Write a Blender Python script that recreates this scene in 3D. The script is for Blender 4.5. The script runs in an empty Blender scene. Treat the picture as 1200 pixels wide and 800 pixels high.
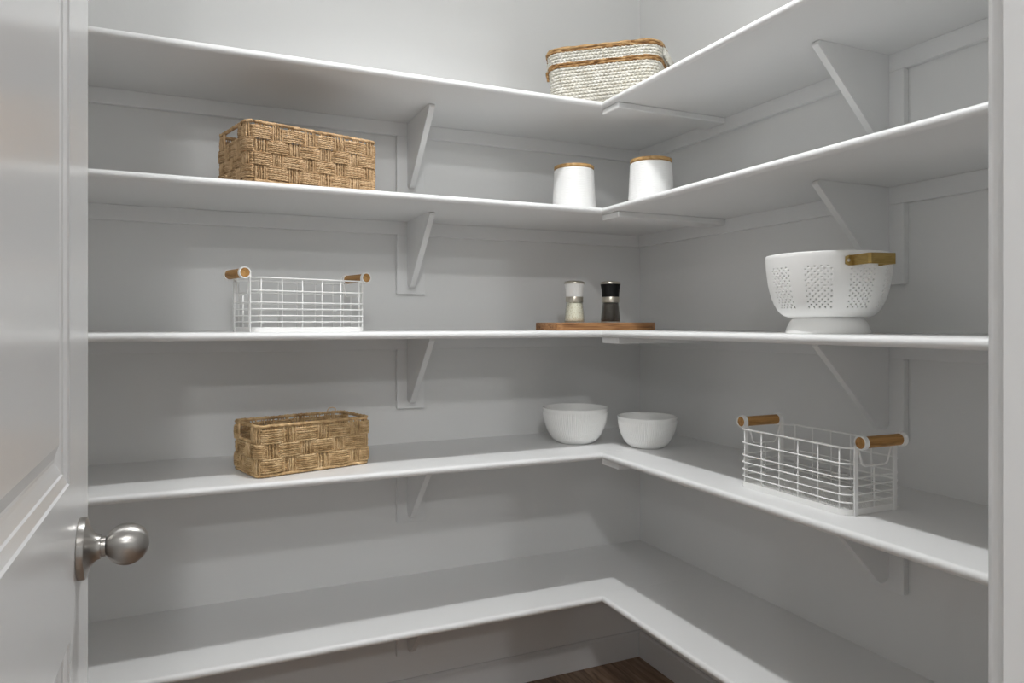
import bpy, bmesh, math, random
import numpy as np
from mathutils import Vector, Matrix

random.seed(7)
rng = np.random.default_rng(7)
SC = bpy.context.scene
COL = SC.collection
PI = math.pi

# ------------------------------------------------------------------ camera
CAMX, CAMY, CAMZ, YAW = -1.5581, -2.2660, 1.2571, 0.4252
cam_data = bpy.data.cameras.new('camera')
cam_data.sensor_width = 36.0
cam_data.lens = 837.36 / 1200 * 36.0
cam_data.shift_y = -22.3 / 1200
cam_data.clip_start = 0.02
cam = bpy.data.objects.new('camera', cam_data)
cam.location = (CAMX, CAMY, CAMZ)
cam.rotation_euler = (PI / 2, 0, -YAW)
COL.objects.link(cam)
SC.camera = cam

# ------------------------------------------------------------------ world, lamps, exposure
world = bpy.data.worlds.new('world')
SC.world = world
world.use_nodes = True
world.node_tree.nodes['Background'].inputs[0].default_value = (0.955, 0.985, 1.0, 1)
world.node_tree.nodes['Background'].inputs[1].default_value = 0.61


def lamp(name, loc, power, radius, colour=(0.985, 0.995, 1.0)):
    d = bpy.data.lights.new(name, 'POINT')
    d.energy = power
    d.shadow_soft_size = radius
    d.color = colour
    o = bpy.data.objects.new(name, d)
    o.location = loc
    COL.objects.link(o)
    return o


d = bpy.data.lights.new('pantry_ceiling_lamp', 'AREA')       # recessed downlight in the pantry ceiling
d.shape = 'DISK'
d.size = 0.075
d.energy = 9.3
d.spread = math.radians(125)
d.color = (0.985, 0.995, 1.0)
o = bpy.data.objects.new('pantry_ceiling_lamp', d)
o.location = (-0.955, -0.990, 2.70)
COL.objects.link(o)
lamp('pantry_fill_light', (-0.955, -0.990, 2.64), 7.4, 0.05)                # added fill light, no fixture: lifts the ceiling bounce and upper walls
lamp('hall_ceiling_lamp', (-1.70, -3.10, 2.66), 44.0, 0.045)
lamp('hall_ceiling_lamp', (-1.79, -4.60, 2.66), 46.0, 0.045)
lamp('hall_ceiling_lamp', (-3.67, -5.05, 2.66), 36.0, 0.045)

SC.view_settings.view_transform = 'Standard'
SC.view_settings.look = 'None'
SC.view_settings.gamma = 1.0
SC.view_settings.use_curve_mapping = False
SC.view_settings.exposure = 0.0
SC.cycles.max_bounces = 12
SC.cycles.diffuse_bounces = 8
SC.cycles.transmission_bounces = 10


# ------------------------------------------------------------------ materials
def mat(name, colour, rough=0.5, metal=0.0, spec=0.5):
    m = bpy.data.materials.new(name)
    m.use_nodes = True
    b = m.node_tree.nodes['Principled BSDF']
    b.inputs['Base Color'].default_value = (*colour, 1)
    b.inputs['Roughness'].default_value = rough
    b.inputs['Metallic'].default_value = metal
    b.inputs['Specular IOR Level'].default_value = spec
    return m


def nodes(m):
    nt = m.node_tree
    return nt, nt.nodes, nt.links, nt.nodes['Principled BSDF']


def add_noise_bump(m, scale, strength, dist=0.001, stretch=None):
    nt, N, L, b = nodes(m)
    tc = N.new('ShaderNodeTexCoord')
    no = N.new('ShaderNodeTexNoise')
    no.inputs['Scale'].default_value = scale
    no.inputs['Detail'].default_value = 4
    src = tc.outputs['Object']
    if stretch:
        mp = N.new('ShaderNodeMapping')
        mp.inputs['Scale'].default_value = stretch
        L.new(src, mp.inputs['Vector'])
        src = mp.outputs['Vector']
    L.new(src, no.inputs['Vector'])
    bu = N.new('ShaderNodeBump')
    bu.inputs['Strength'].default_value = strength
    bu.inputs['Distance'].default_value = dist
    L.new(no.outputs['Fac'], bu.inputs['Height'])
    L.new(bu.outputs['Normal'], b.inputs['Normal'])
    return no


def add_ramp_colour(m, scale, cols, stretch=(1, 1, 1), detail=5, island=0.0, distortion=0.0, coord='Object'):
    """colour = ramp(noise + island random)"""
    nt, N, L, b = nodes(m)
    tc = N.new('ShaderNodeTexCoord')
    mp = N.new('ShaderNodeMapping')
    mp.inputs['Scale'].default_value = stretch
    L.new(tc.outputs[coord], mp.inputs['Vector'])
    no = N.new('ShaderNodeTexNoise')
    no.inputs['Scale'].default_value = scale
    no.inputs['Detail'].default_value = detail
    no.inputs['Distortion'].default_value = distortion
    L.new(mp.outputs['Vector'], no.inputs['Vector'])
    fac = no.outputs['Fac']
    if island:
        ge = N.new('ShaderNodeNewGeometry')
        ma = N.new('ShaderNodeMath')
        ma.operation = 'MULTIPLY_ADD'
        ma.inputs[1].default_value = island
        L.new(ge.outputs['Random Per Island'], ma.inputs[0])
        L.new(fac, ma.inputs[2])
        m2 = N.new('ShaderNodeMath')
        m2.operation = 'SUBTRACT'
        m2.inputs[1].default_value = island / 2
        L.new(ma.outputs[0], m2.inputs[0])
        fac = m2.outputs[0]
    rp = N.new('ShaderNodeValToRGB')
    el = rp.color_ramp.elements
    while len(el) < len(cols):
        el.new(0.5)
    for e, (p, c) in zip(el, cols):
        e.position = p
        e.color = (*c, 1)
    L.new(fac, rp.inputs['Fac'])
    L.new(rp.outputs['Color'], b.inputs['Base Color'])
    return no, rp


M = {}
M['wall'] = mat('wall_paint', (0.775, 0.777, 0.770), 0.6, spec=0.3)
add_noise_bump(M['wall'], 55, 0.10, 0.002)
M['shelf'] = mat('shelf_paint', (0.780, 0.783, 0.780), 0.42, spec=0.4)
add_noise_bump(M['shelf'], 70, 0.05, 0.001)
M['trim'] = mat('trim_paint', (0.74, 0.745, 0.745), 0.24, spec=0.5)
M['door'] = mat('door_paint', (0.74, 0.745, 0.75), 0.20, spec=0.5)
M['ceiling'] = mat('ceiling_paint', (0.90, 0.905, 0.90), 0.8)
M['ceramic'] = mat('white_glazed_ceramic', (0.92, 0.92, 0.905), 0.22, spec=0.5)
M['ceramic_matt'] = mat('white_matt_ceramic', (0.88, 0.88, 0.87), 0.5, spec=0.4)
M['enamel'] = mat('white_powder_coat', (0.90, 0.90, 0.885), 0.38, spec=0.45)
M['wire'] = mat('white_wire_coat', (0.90, 0.90, 0.885), 0.35, spec=0.5)
M['nickel'] = mat('brushed_nickel', (0.43, 0.415, 0.395), 0.34, 1.0)
nt, N, L, b = nodes(M['nickel'])
tg_ = N.new('ShaderNodeTangent')
tg_.direction_type = 'RADIAL'
tg_.axis = 'X'
L.new(tg_.outputs[0], b.inputs['Tangent'])
b.inputs['Anisotropic'].default_value = 0.75
b.inputs['Anisotropic Rotation'].default_value = 0.25
M['steel'] = mat('satin_steel', (0.62, 0.58, 0.50), 0.28, 1.0)
M['screw'] = mat('dark_screw', (0.22, 0.21, 0.19), 0.4, 1.0)
M['brass'] = mat('aged_brass', (0.46, 0.31, 0.09), 0.45, 0.85)
add_ramp_colour(M['brass'], 60, [(0.3, (0.37, 0.255, 0.085)), (0.7, (0.50, 0.36, 0.135))], (1, 1, 6))
M['black_grip'] = mat('black_grip', (0.004, 0.004, 0.004), 0.55, spec=0.25)
M['white_grip'] = mat('white_grip', (0.90, 0.90, 0.88), 0.5)
M['glass'] = mat('clear_glass', (1, 1, 1), 0.03)
nt, N, L, b = nodes(M['glass'])
tr_, gl_, mx_, lw_ = N.new('ShaderNodeBsdfTransparent'), N.new('ShaderNodeBsdfGlossy'), N.new('ShaderNodeMixShader'), N.new('ShaderNodeLayerWeight')
tr_.inputs['Color'].default_value = (0.965, 0.975, 0.955, 1)
gl_.inputs['Roughness'].default_value = 0.04
lw_.inputs['Blend'].default_value = 0.25
ml_ = N.new('ShaderNodeMath')
ml_.operation = 'MULTIPLY'
ml_.inputs[1].default_value = 0.45
L.new(lw_.outputs['Facing'], ml_.inputs[0])
L.new(ml_.outputs[0], mx_.inputs['Fac'])
L.new(tr_.outputs[0], mx_.inputs[1])
L.new(gl_.outputs[0], mx_.inputs[2])
L.new(mx_.outputs[0], N['Material Output'].inputs['Surface'])
M['salt'] = mat('coarse_salt', (0.8, 0.76, 0.66), 0.6)
add_ramp_colour(M['salt'], 420, [(0.32, (0.52, 0.45, 0.34)), (0.42, (0.86, 0.82, 0.70)), (0.60, (0.95, 0.93, 0.86))], detail=2)
M['pepper'] = mat('black_peppercorns', (0.05, 0.035, 0.03), 0.5)
add_ramp_colour(M['pepper'], 380, [(0.42, (0.006, 0.004, 0.003)), (0.58, (0.040, 0.026, 0.020)), (0.74, (0.20, 0.17, 0.15))], detail=2)
M['jute'] = mat('seagrass_cord', (0.5, 0.34, 0.18), 0.8, spec=0.15)
add_ramp_colour(M['jute'], 45, [(0.25, (0.28, 0.168, 0.076)), (0.5, (0.54, 0.365, 0.205)), (0.78, (0.71, 0.515, 0.32))], island=0.22)
M['jute_dark'] = mat('golden_seagrass_cord', (0.45, 0.29, 0.12), 0.8, spec=0.15)
add_ramp_colour(M['jute_dark'], 45, [(0.25, (0.33, 0.202, 0.090)), (0.5, (0.63, 0.435, 0.232)), (0.78, (0.80, 0.615, 0.375))], island=0.22)
M['white_rope'] = mat('white_cotton_rope', (0.85, 0.83, 0.76), 0.85, spec=0.1)
add_ramp_colour(M['white_rope'], 60, [(0.3, (0.66, 0.63, 0.54)), (0.65, (0.82, 0.80, 0.74))])
M['straw'] = mat('brown_straw_trim', (0.4, 0.22, 0.08), 0.7, spec=0.25)
add_ramp_colour(M['straw'], 45, [(0.34, (0.10, 0.042, 0.012)), (0.5, (0.29, 0.150, 0.052)), (0.66, (0.55, 0.36, 0.175))], (1, 1, 4), island=0.30)


def wood(name, dark, mid, light, rough=0.5, stretch=(1, 12, 12), scale=6.0, island=0.0):
    m = mat(name, mid, rough, spec=0.35)
    no, rp = add_ramp_colour(m, scale, [(0.30, dark), (0.5, mid), (0.72, light)], stretch, 8, island, 0.6)
    nt, N, L, b = nodes(m)
    bu = N.new('ShaderNodeBump')
    bu.inputs['Strength'].default_value = 0.15
    bu.inputs['Distance'].default_value = 0.0006
    L.new(no.outputs['Fac'], bu.inputs['Height'])
    L.new(bu.outputs['Normal'], b.inputs['Normal'])
    return m


M['acacia'] = wood('acacia_wood', (0.15, 0.062, 0.023), (0.33, 0.158, 0.062), (0.47, 0.25, 0.11), 0.5, (2, 16, 30), 5)
M['dowel'] = wood('oiled_oak', (0.27, 0.132, 0.038), (0.42, 0.222, 0.070), (0.54, 0.31, 0.115), 0.5, (2.5, 22, 22), 5)
M['bamboo'] = wood('bamboo_lid', (0.34, 0.19, 0.065), (0.48, 0.29, 0.115), (0.58, 0.38, 0.175), 0.5, (4, 30, 10), 5)
M['floor'] = wood('dark_walnut_plank', (0.115, 0.068, 0.042), (0.245, 0.158, 0.102), (0.37, 0.26, 0.185), 0.42, (14, 1.3, 14), 4)
nt, N, L, b = nodes(M['floor'])
oi = N.new('ShaderNodeObjectInfo')
hs = N.new('ShaderNodeHueSaturation')
mr = N.new('ShaderNodeMapRange')
mr.inputs['To Min'].default_value = 0.7
mr.inputs['To Max'].default_value = 1.25
L.new(oi.outputs['Random'], mr.inputs['Value'])
L.new(mr.outputs['Result'], hs.inputs['Value'])
src = b.inputs['Base Color'].links[0].from_socket
L.new(src, hs.inputs['Color'])
L.new(hs.outputs['Color'], b.inputs['Base Color'])


# ------------------------------------------------------------------ mesh helpers
def link(name, me, m, parent=None, smooth=False, loc=None):
    o = bpy.data.objects.new(name, me)
    if m is not None:
        me.materials.append(m)
    if smooth:
        me.polygons.foreach_set('use_smooth', [True] * len(me.polygons))
    COL.objects.link(o)
    if parent is not None:
        o.parent = parent
    if loc is not None:
        o.location = loc
    return o


def from_bm(name, bm, m, parent=None, smooth=False, loc=None):
    bmesh.ops.recalc_face_normals(bm, faces=bm.faces[:])
    me = bpy.data.meshes.new(name)
    bm.to_mesh(me)
    bm.free()
    return link(name, me, m, parent, smooth, loc)


def from_py(name, verts, faces, m, parent=None, smooth=False, loc=None):
    me = bpy.data.meshes.new(name)
    me.from_pydata([tuple(v) for v in verts], [], faces)
    me.update()
    return link(name, me, m, parent, smooth, loc)


def box_bm(x0, x1, y0, y1, z0, z1, bevel=0.0, seg=2, bm=None):
    b2 = bmesh.new()
    bmesh.ops.create_cube(b2, size=1.0)
    for v in b2.verts:
        v.co = Vector(((x0 + x1) / 2 + v.co.x * (x1 - x0), (y0 + y1) / 2 + v.co.y * (y1 - y0), (z0 + z1) / 2 + v.co.z * (z1 - z0)))
    if bevel:
        bmesh.ops.bevel(b2, geom=b2.edges[:], offset=bevel, segments=seg, profile=0.5, affect='EDGES')
    if bm is None:
        return b2
    me = bpy.data.meshes.new('tmp')
    b2.to_mesh(me)
    b2.free()
    bm.from_mesh(me)
    bpy.data.meshes.remove(me)
    return bm


def box(name, x0, x1, y0, y1, z0, z1, m, parent=None, bevel=0.0, seg=2):
    return from_bm(name, box_bm(x0, x1, y0, y1, z0, z1, bevel, seg), m, parent, smooth=False)


def prism(name, pts2, axis, a0, a1, m, parent=None, bevel=0.0, smooth=False):
    """extrude a 2D outline along x ('x': pts are (y,z)), y ('y': (x,z)) or z ('z': (x,y))"""
    bm = bmesh.new()

    def P(p, a):
        return {'x': (a, p[0], p[1]), 'y': (p[0], a, p[1]), 'z': (p[0], p[1], a)}[axis]
    A = [bm.verts.new(P(p, a0)) for p in pts2]
    B = [bm.verts.new(P(p, a1)) for p in pts2]
    n = len(pts2)
    bm.faces.new(A)
    bm.faces.new(B[::-1])
    for i in range(n):
        bm.faces.new((A[i], B[i], B[(i + 1) % n], A[(i + 1) % n]))
    bmesh.ops.recalc_face_normals(bm, faces=bm.faces[:])
    if bevel:
        ed = [e for e in bm.edges if e.calc_face_angle(0) > 0.6]
        bmesh.ops.bevel(bm, geom=ed, offset=bevel, segments=2, profile=0.5, affect='EDGES')
    return from_bm(name, bm, m, parent, smooth)


def lathe(profile, seg=64, rmod=None):
    """profile list of (r,z); closed at r==0 ends. returns verts, faces"""
    V, F, rings = [], [], []
    th = [2 * PI * i / seg for i in range(seg)]
    for (r, z) in profile:
        if r <= 1e-7:
            rings.append([len(V)])
            V.append((0, 0, z))
        else:
            ids = []
            for t in th:
                rr = r + (rmod(t, r, z) if rmod else 0)
                ids.append(len(V))
                V.append((rr * math.cos(t), rr * math.sin(t), z))
            rings.append(ids)
    for a, b2 in zip(rings[:-1], rings[1:]):
        if len(a) == 1 and len(b2) == 1:
            continue
        for i in range(seg):
            j = (i + 1) % seg
            if len(a) == 1:
                F.append((a[0], b2[i], b2[j]))
            elif len(b2) == 1:
                F.append((a[i], b2[0], a[j]))
            else:
                F.append((a[i], b2[i], b2[j], a[j]))
    return V, F


def lathe_obj(name, profile, m, parent=None, seg=64, rmod=None, loc=None, smooth=True, matrix=None):
    V, F = lathe(profile, seg, rmod)
    if matrix is not None:
        V = [matrix @ Vector(v) for v in V]
    bm = bmesh.new()
    vs = [bm.verts.new(v) for v in V]
    for f in F:
        try:
            bm.faces.new([vs[i] for i in f])
        except ValueError:
            pass
    bmesh.ops.recalc_face_normals(bm, faces=bm.faces[:])
    o = from_bm(name, bm, m, parent, smooth, loc)
    if smooth:
        for e in o.data.edges:
            pass
    return o


def auto_sharp(o, angle=40):
    bm = bmesh.new()
    bm.from_mesh(o.data)
    for e in bm.edges:
        e.smooth = e.calc_face_angle(0) < math.radians(angle)
    for f in bm.faces:
        f.smooth = True
    bm.to_mesh(o.data)
    bm.free()


class Cords:
    """collects tubes into one mesh (numpy)"""

    def __init__(self):
        self.V, self.F, self.n = [], [], 0

    def add(self, pts, r, nrm=None, sides=6, closed=False, lobes=0, depth=0.0, twist=0.02, phase=0.0, caps=True, flat=1.0):
        P = np.asarray(pts, float)
        n = len(P)
        if closed:
            T = np.roll(P, -1, 0) - np.roll(P, 1, 0)
        else:
            T = np.gradient(P, axis=0)
        ln = np.linalg.norm(T, axis=1, keepdims=True)
        T = T / np.maximum(ln, 1e-9)
        if nrm is None:
            a = np.array([0, 0, 1.0]) if abs(T[:, 2]).mean() < 0.8 else np.array([1.0, 0, 0])
            Nn = np.tile(a, (n, 1))
        else:
            Nn = np.asarray(nrm, float)
            if Nn.ndim == 1:
                Nn = np.tile(Nn, (n, 1))
        Nn = Nn - (Nn * T).sum(1, keepdims=True) * T
        Nn /= np.maximum(np.linalg.norm(Nn, axis=1, keepdims=True), 1e-9)
        B = np.cross(T, Nn)
        s = np.concatenate([[0], np.cumsum(np.linalg.norm(np.diff(P, axis=0), axis=1))])
        th = np.arange(sides) / sides * 2 * PI
        tw = (s / twist * 2 * PI + phase) if lobes else np.zeros(n)
        ang = th[None, :] + (tw[:, None] / max(lobes, 1) if lobes else 0)
        rr = np.asarray(r, float)
        if rr.ndim == 0:
            rr = np.full(n, float(rr))
        R = rr[:, None] * (1 + depth * np.cos(lobes * th)[None, :])
        V = P[:, None, :] + (R * np.cos(ang))[..., None] * Nn[:, None, :] + (R * np.sin(ang) * flat)[..., None] * B[:, None, :]
        base = self.n
        self.V.append(V.reshape(-1, 3))
        m = n if closed else n - 1
        i = np.arange(m)[:, None]
        k = np.arange(sides)[None, :]
        i2 = (i + 1) % n
        if closed and lobes:
            pass
        k2 = (k + 1) % sides
        q = np.stack([base + i * sides + k, base + i * sides + k2, base + i2 * sides + k2, base + i2 * sides + k], -1).reshape(-1, 4)
        self.F += q.tolist()
        if caps and not closed:
            self.F.append([base + j for j in range(sides)][::-1])
            self.F.append([base + (n - 1) * sides + j for j in range(sides)])
        self.n += n * sides

    def build(self, name, m, parent=None, smooth=True, loc=None):
        return from_py(name, np.concatenate(self.V), self.F, m, parent, smooth, loc)


def empty(name, loc, rz=0.0):
    o = bpy.data.objects.new(name, None)
    o.empty_display_size = 0.05
    o.location = loc
    o.rotation_euler = (0, 0, rz)
    COL.objects.link(o)
    return o


def tag(o, label, cat, group=None):
    o['label'] = label
    o['category'] = cat
    if group:
        o['group'] = group
    return o


def structure(o, label=None):
    o['kind'] = 'structure'
    if label:
        o['label'] = label
    return o


# ------------------------------------------------------------------ dimensions
ZS = [1.9215, 1.6024, 1.2325, 0.8646, 0.4338]      # shelf tops, highest first
T = 0.0195
DB, DR = 0.4215, 0.4254                            # shelf depths, back and right
CEIL = 2.74
XL = -2.12                                         # left wall
YF, WT = -1.976, 0.115                             # front wall inner face, thickness
OX0, OX1, OZ = -1.690, -1.078, 2.44                # door opening

# ------------------------------------------------------------------ room shell
structure(box('wall_back', XL - 0.1, 0.1, 0.0, 0.1, -0.02, CEIL, M['wall']), 'light grey painted back wall behind the left run of shelves')
structure(box('wall_right', 0.0, 0.1, -6.0, 0.0, -0.02, CEIL, M['wall']), 'light grey painted right wall behind the right run of shelves')
structure(box('wall_left', XL - 0.1, XL, YF - WT, 0.0, -0.02, CEIL, M['wall']), 'light grey painted left wall hidden behind the open door')
bm = box_bm(XL, OX0 - 0.02, YF - WT, YF, 0, CEIL)
box_bm(OX1 + 0.018, 0.0, YF - WT, YF, 0, CEIL, bm=bm)
box_bm(OX0 - 0.02, OX1 + 0.018, YF - WT, YF, OZ + 0.02, CEIL, bm=bm)
structure(from_bm('wall_front', bm, M['wall']), 'light grey painted front wall around the doorway')
structure(box('ceiling', -4.5, 0.1, -6.0, 0.1, CEIL, CEIL + 0.1, M['ceiling']), 'white ceiling above the pantry')

# floor: sub-floor with separate planks in the pantry, plain boards in the hall
fl = box('floor', -4.5, 0.1, -6.0, 0.1, -0.06, -0.012, M['floor'])
structure(fl, 'dark brown wooden plank floor')
PW = 0.127
xs = 0.0
pm_cache = {}


def plank_mesh(w, ln):
    key = (round(w, 4), round(ln, 4))
    if key not in pm_cache:
        bm = box_bm(-w / 2, w / 2, -ln / 2, ln / 2, -0.012, 0.0, 0.0012, 1)
        me = bpy.data.meshes.new('plank')
        bm.to_mesh(me)
        bm.free()
        me.materials.append(M['floor'])
        pm_cache[key] = me
    return pm_cache[key]


ci = 0
off = [0.62, 0.27, 0.85, 0.45, 0.12, 0.7]
while xs > XL + 0.02:
    w = min(PW, xs - XL)
    y = 0.0
    ln = 0.35 + off[ci % 6]
    while y > -2.5:
        l2 = min(ln, y + 2.5)
        if l2 < 0.05:
            break
        p = bpy.data.objects.new('plank', plank_mesh(w - 0.0008, l2 - 0.0008))
        p.location = (xs - w / 2, y - l2 / 2, 0)
        COL.objects.link(p)
        p.parent = fl
        y -= l2
        ln = 1.2
    xs -= PW
    ci += 1
box_pl = box('plank', -4.5, 0.1, -6.0, -2.5, -0.012, 0.0, M['floor'], fl)

# baseboards
BB, BT = 0.0965, 0.014


def baseboard(name, pts, axis, a0, a1):
    return structure(prism(name, pts, axis, a0, a1, M['trim'], bevel=0.0015))


baseboard('baseboard_back', [(0, 0), (0, BB), (-BT * 0.55, BB), (-BT, BB - 0.006), (-BT, 0)], 'x', XL, 0.0)['label'] = 'grey baseboard at the foot of the back wall'
baseboard('baseboard_right', [(0, 0), (0, BB), (-BT * 0.55, BB), (-BT, BB - 0.006), (-BT, 0)], 'y', YF, -BT)['label'] = 'grey baseboard at the foot of the right wall'

# door frame: jambs, head, casings
bm = box_bm(OX0 - 0.02, OX0, YF - WT, YF, 0, OZ)
box_bm(OX1, OX1 + 0.018, YF - WT, YF, 0, OZ, bm=bm)
box_bm(OX0 - 0.02, OX1 + 0.018, YF - WT, YF, OZ, OZ + 0.02, bm=bm)
tr = structure(from_bm('trim_1', bm, M['trim']), 'white door jamb at the right edge of the doorway')
CT, CW = 0.0155, 0.075


def casing_pts(s):        # profile in (x,y) for the inner casing; s=+1 grows to +x
    x0 = OX1 + 0.0055 if s > 0 else OX0 - 0.0055
    return [(x0, YF), (x0, YF + CT - 0.005), (x0 + s * 0.004, YF + CT), (x0 + s * CW, YF + CT), (x0 + s * CW, YF)]


c1 = prism('casing', casing_pts(1), 'z', 0, OZ + 0.005, M['trim'], tr, bevel=0.0012)
c2 = prism('casing', casing_pts(-1), 'z', 0, OZ + 0.005, M['trim'], tr, bevel=0.0012)
c3 = box('casing', OX0 - CW, OX1 + CW, YF, YF + CT, OZ + 0.005, OZ + 0.005 + CW, M['trim'], tr, 0.0012)

# ------------------------------------------------------------------ door
DX = -1.658                                     # face towards the camera
DY0, DY1 = YF + 0.004, -1.3652                  # hinge edge, latch edge
DT = 0.0349
DH = OZ - 0.02
PY0, PY1 = DY0 + 0.130, -1.497                  # panel openings
PANELS = [(1.1076, DH - 0.145), (0.215, 0.9628)]
door = empty('door_1', (DX - DT / 2, DY0, 0.0))
structure(door, 'white two-panel door swung open at the left with a nickel knob')
door_origin = Vector((DX - DT / 2, DY0, 0.0))


def ring(bm, x, y0, y1, z0, z1):
    return [bm.verts.new(Vector(c) - door_origin) for c in ((x, y0, z0), (x, y1, z0), (x, y1, z1), (x, y0, z1))]


def bridge(bm, A, B):
    for i in range(4):
        j = (i + 1) % 4
        bm.faces.new((A[i], A[j], B[j], B[i]))


STICK = [(0.0, 0.0), (0.0015, -0.0018), (0.0110, -0.0036), (0.0125, -0.0050), (0.0225, -0.0075), (0.0260, -0.0082)]
bm = bmesh.new()
for side in (0, 1):
    fx = DX if side == 0 else DX - DT
    sg = 1 if side == 0 else -1
    cells_y = [DY0, PY0, PY1, DY1]
    cells_z = [0.006, PANELS[1][0], PANELS[1][1], PANELS[0][0], PANELS[0][1], DH]
    for iy in range(3):
        for iz in range(5):
            if iy == 1 and iz in (1, 3):
                y0, y1, z0, z1 = cells_y[1], cells_y[2], cells_z[iz], cells_z[iz + 1]
                prev = None
                for (ins, dep) in STICK:
                    R = ring(bm, fx + sg * dep, y0 + ins, y1 - ins, z0 + ins, z1 - ins)
                    if prev:
                        bridge(bm, prev, R)
                    prev = R
            else:
                bm.faces.new(ring(bm, fx, cells_y[iy], cells_y[iy + 1], cells_z[iz], cells_z[iz + 1]))
# edges of the slab
e0 = ring(bm, DX, DY0, DY1, 0.006, DH)
e1 = ring(bm, DX - DT, DY0, DY1, 0.006, DH)
bridge(bm, e0, e1)
bmesh.ops.remove_doubles(bm, verts=bm.verts[:], dist=1e-5)
leaf = from_bm('door_leaf', bm, M['door'], door)
for (z0, z1) in PANELS:
    bm = bmesh.new()
    for side in (0, 1):
        fx = DX if side == 0 else DX - DT
        sg = 1 if side == 0 else -1
        prev = None
        for ins, dep in ((0.0260, -0.0082), (0.0290, -0.0082), (0.0440, -0.0020), (0.0448, -0.0020)):
            R = ring(bm, fx + sg * dep, PY0 + ins, PY1 - ins, z0 + ins, z1 - ins)
            if prev:
                bridge(bm, prev, R)
            prev = R
        bm.faces.new(prev)
    from_bm('door_panel', bm, M['door'], door)

# knob: lathe about +x
KY, KZ = -1.4340, 1.0300
km = Matrix.Translation(Vector((DX, KY, KZ)) - door_origin) @ Matrix.Rotation(PI / 2, 4, 'Y')
ros = [(0, 0), (0.0300, 0), (0.0306, 0.0008), (0.0306, 0.0052), (0.0298, 0.0066), (0.0280, 0.0072), (0.0235, 0.0085), (0.0190, 0.0105), (0.0150, 0.0132),
       (0.0128, 0.0160), (0.0122, 0.0182), (0.0122, 0.0192), (0.0112, 0.0194)]
knob = lathe_obj('door_knob', ros + [(0, 0.0194)], M['nickel'], door, 64, matrix=km)
auto_sharp(knob, 35)
knob['label'] = 'brushed nickel door knob'
kb = [(0, 0.0190), (0.0100, 0.0190), (0.0100, 0.0235)]
for i in range(0, 25):
    a = -0.78 * PI / 2 + i / 24 * (0.78 * PI / 2 + PI / 2)
    kb.append((0.0212 * math.cos(a), 0.0425 + 0.0205 * math.sin(a)))
kb = [p if p[0] > 1e-6 else (0, p[1]) for p in kb]
kball = lathe_obj('knob_ball', kb, M['nickel'], knob, 64, matrix=km)
auto_sharp(kball, 50)

# hinges on the hinge edge
for hz in (0.25, 1.2, 2.15):
    V, F = lathe([(0, -0.045), (0.006, -0.045), (0.006, 0.045), (0, 0.045)], 16)
    h = from_py('hinge', V, F, M['nickel'], door, True)
    h.location = Vector((DX - DT - 0.004, DY0 + 0.004, hz)) - door_origin

# ------------------------------------------------------------------ shelves
ORD = ['top', 'second', 'third', 'fourth', 'lowest']
RN = T / 2


def nose(d0):
    """profile of the rounded nosing: (depth outward, z) with front extreme at d0"""
    pts = [(d0 - 0.022, 0.0), (d0 - RN - 0.0006, 0.0), (d0 - RN, 0.0)]
    for i in range(1, 12):
        a = PI / 2 - i / 12 * PI
        pts.append((d0 - RN + RN * math.cos(a), -RN + RN * math.sin(a)))
    pts += [(d0 - RN, -T), (d0 - RN - 0.0006, -T), (d0 - 0.022, -T)]
    return pts


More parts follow.
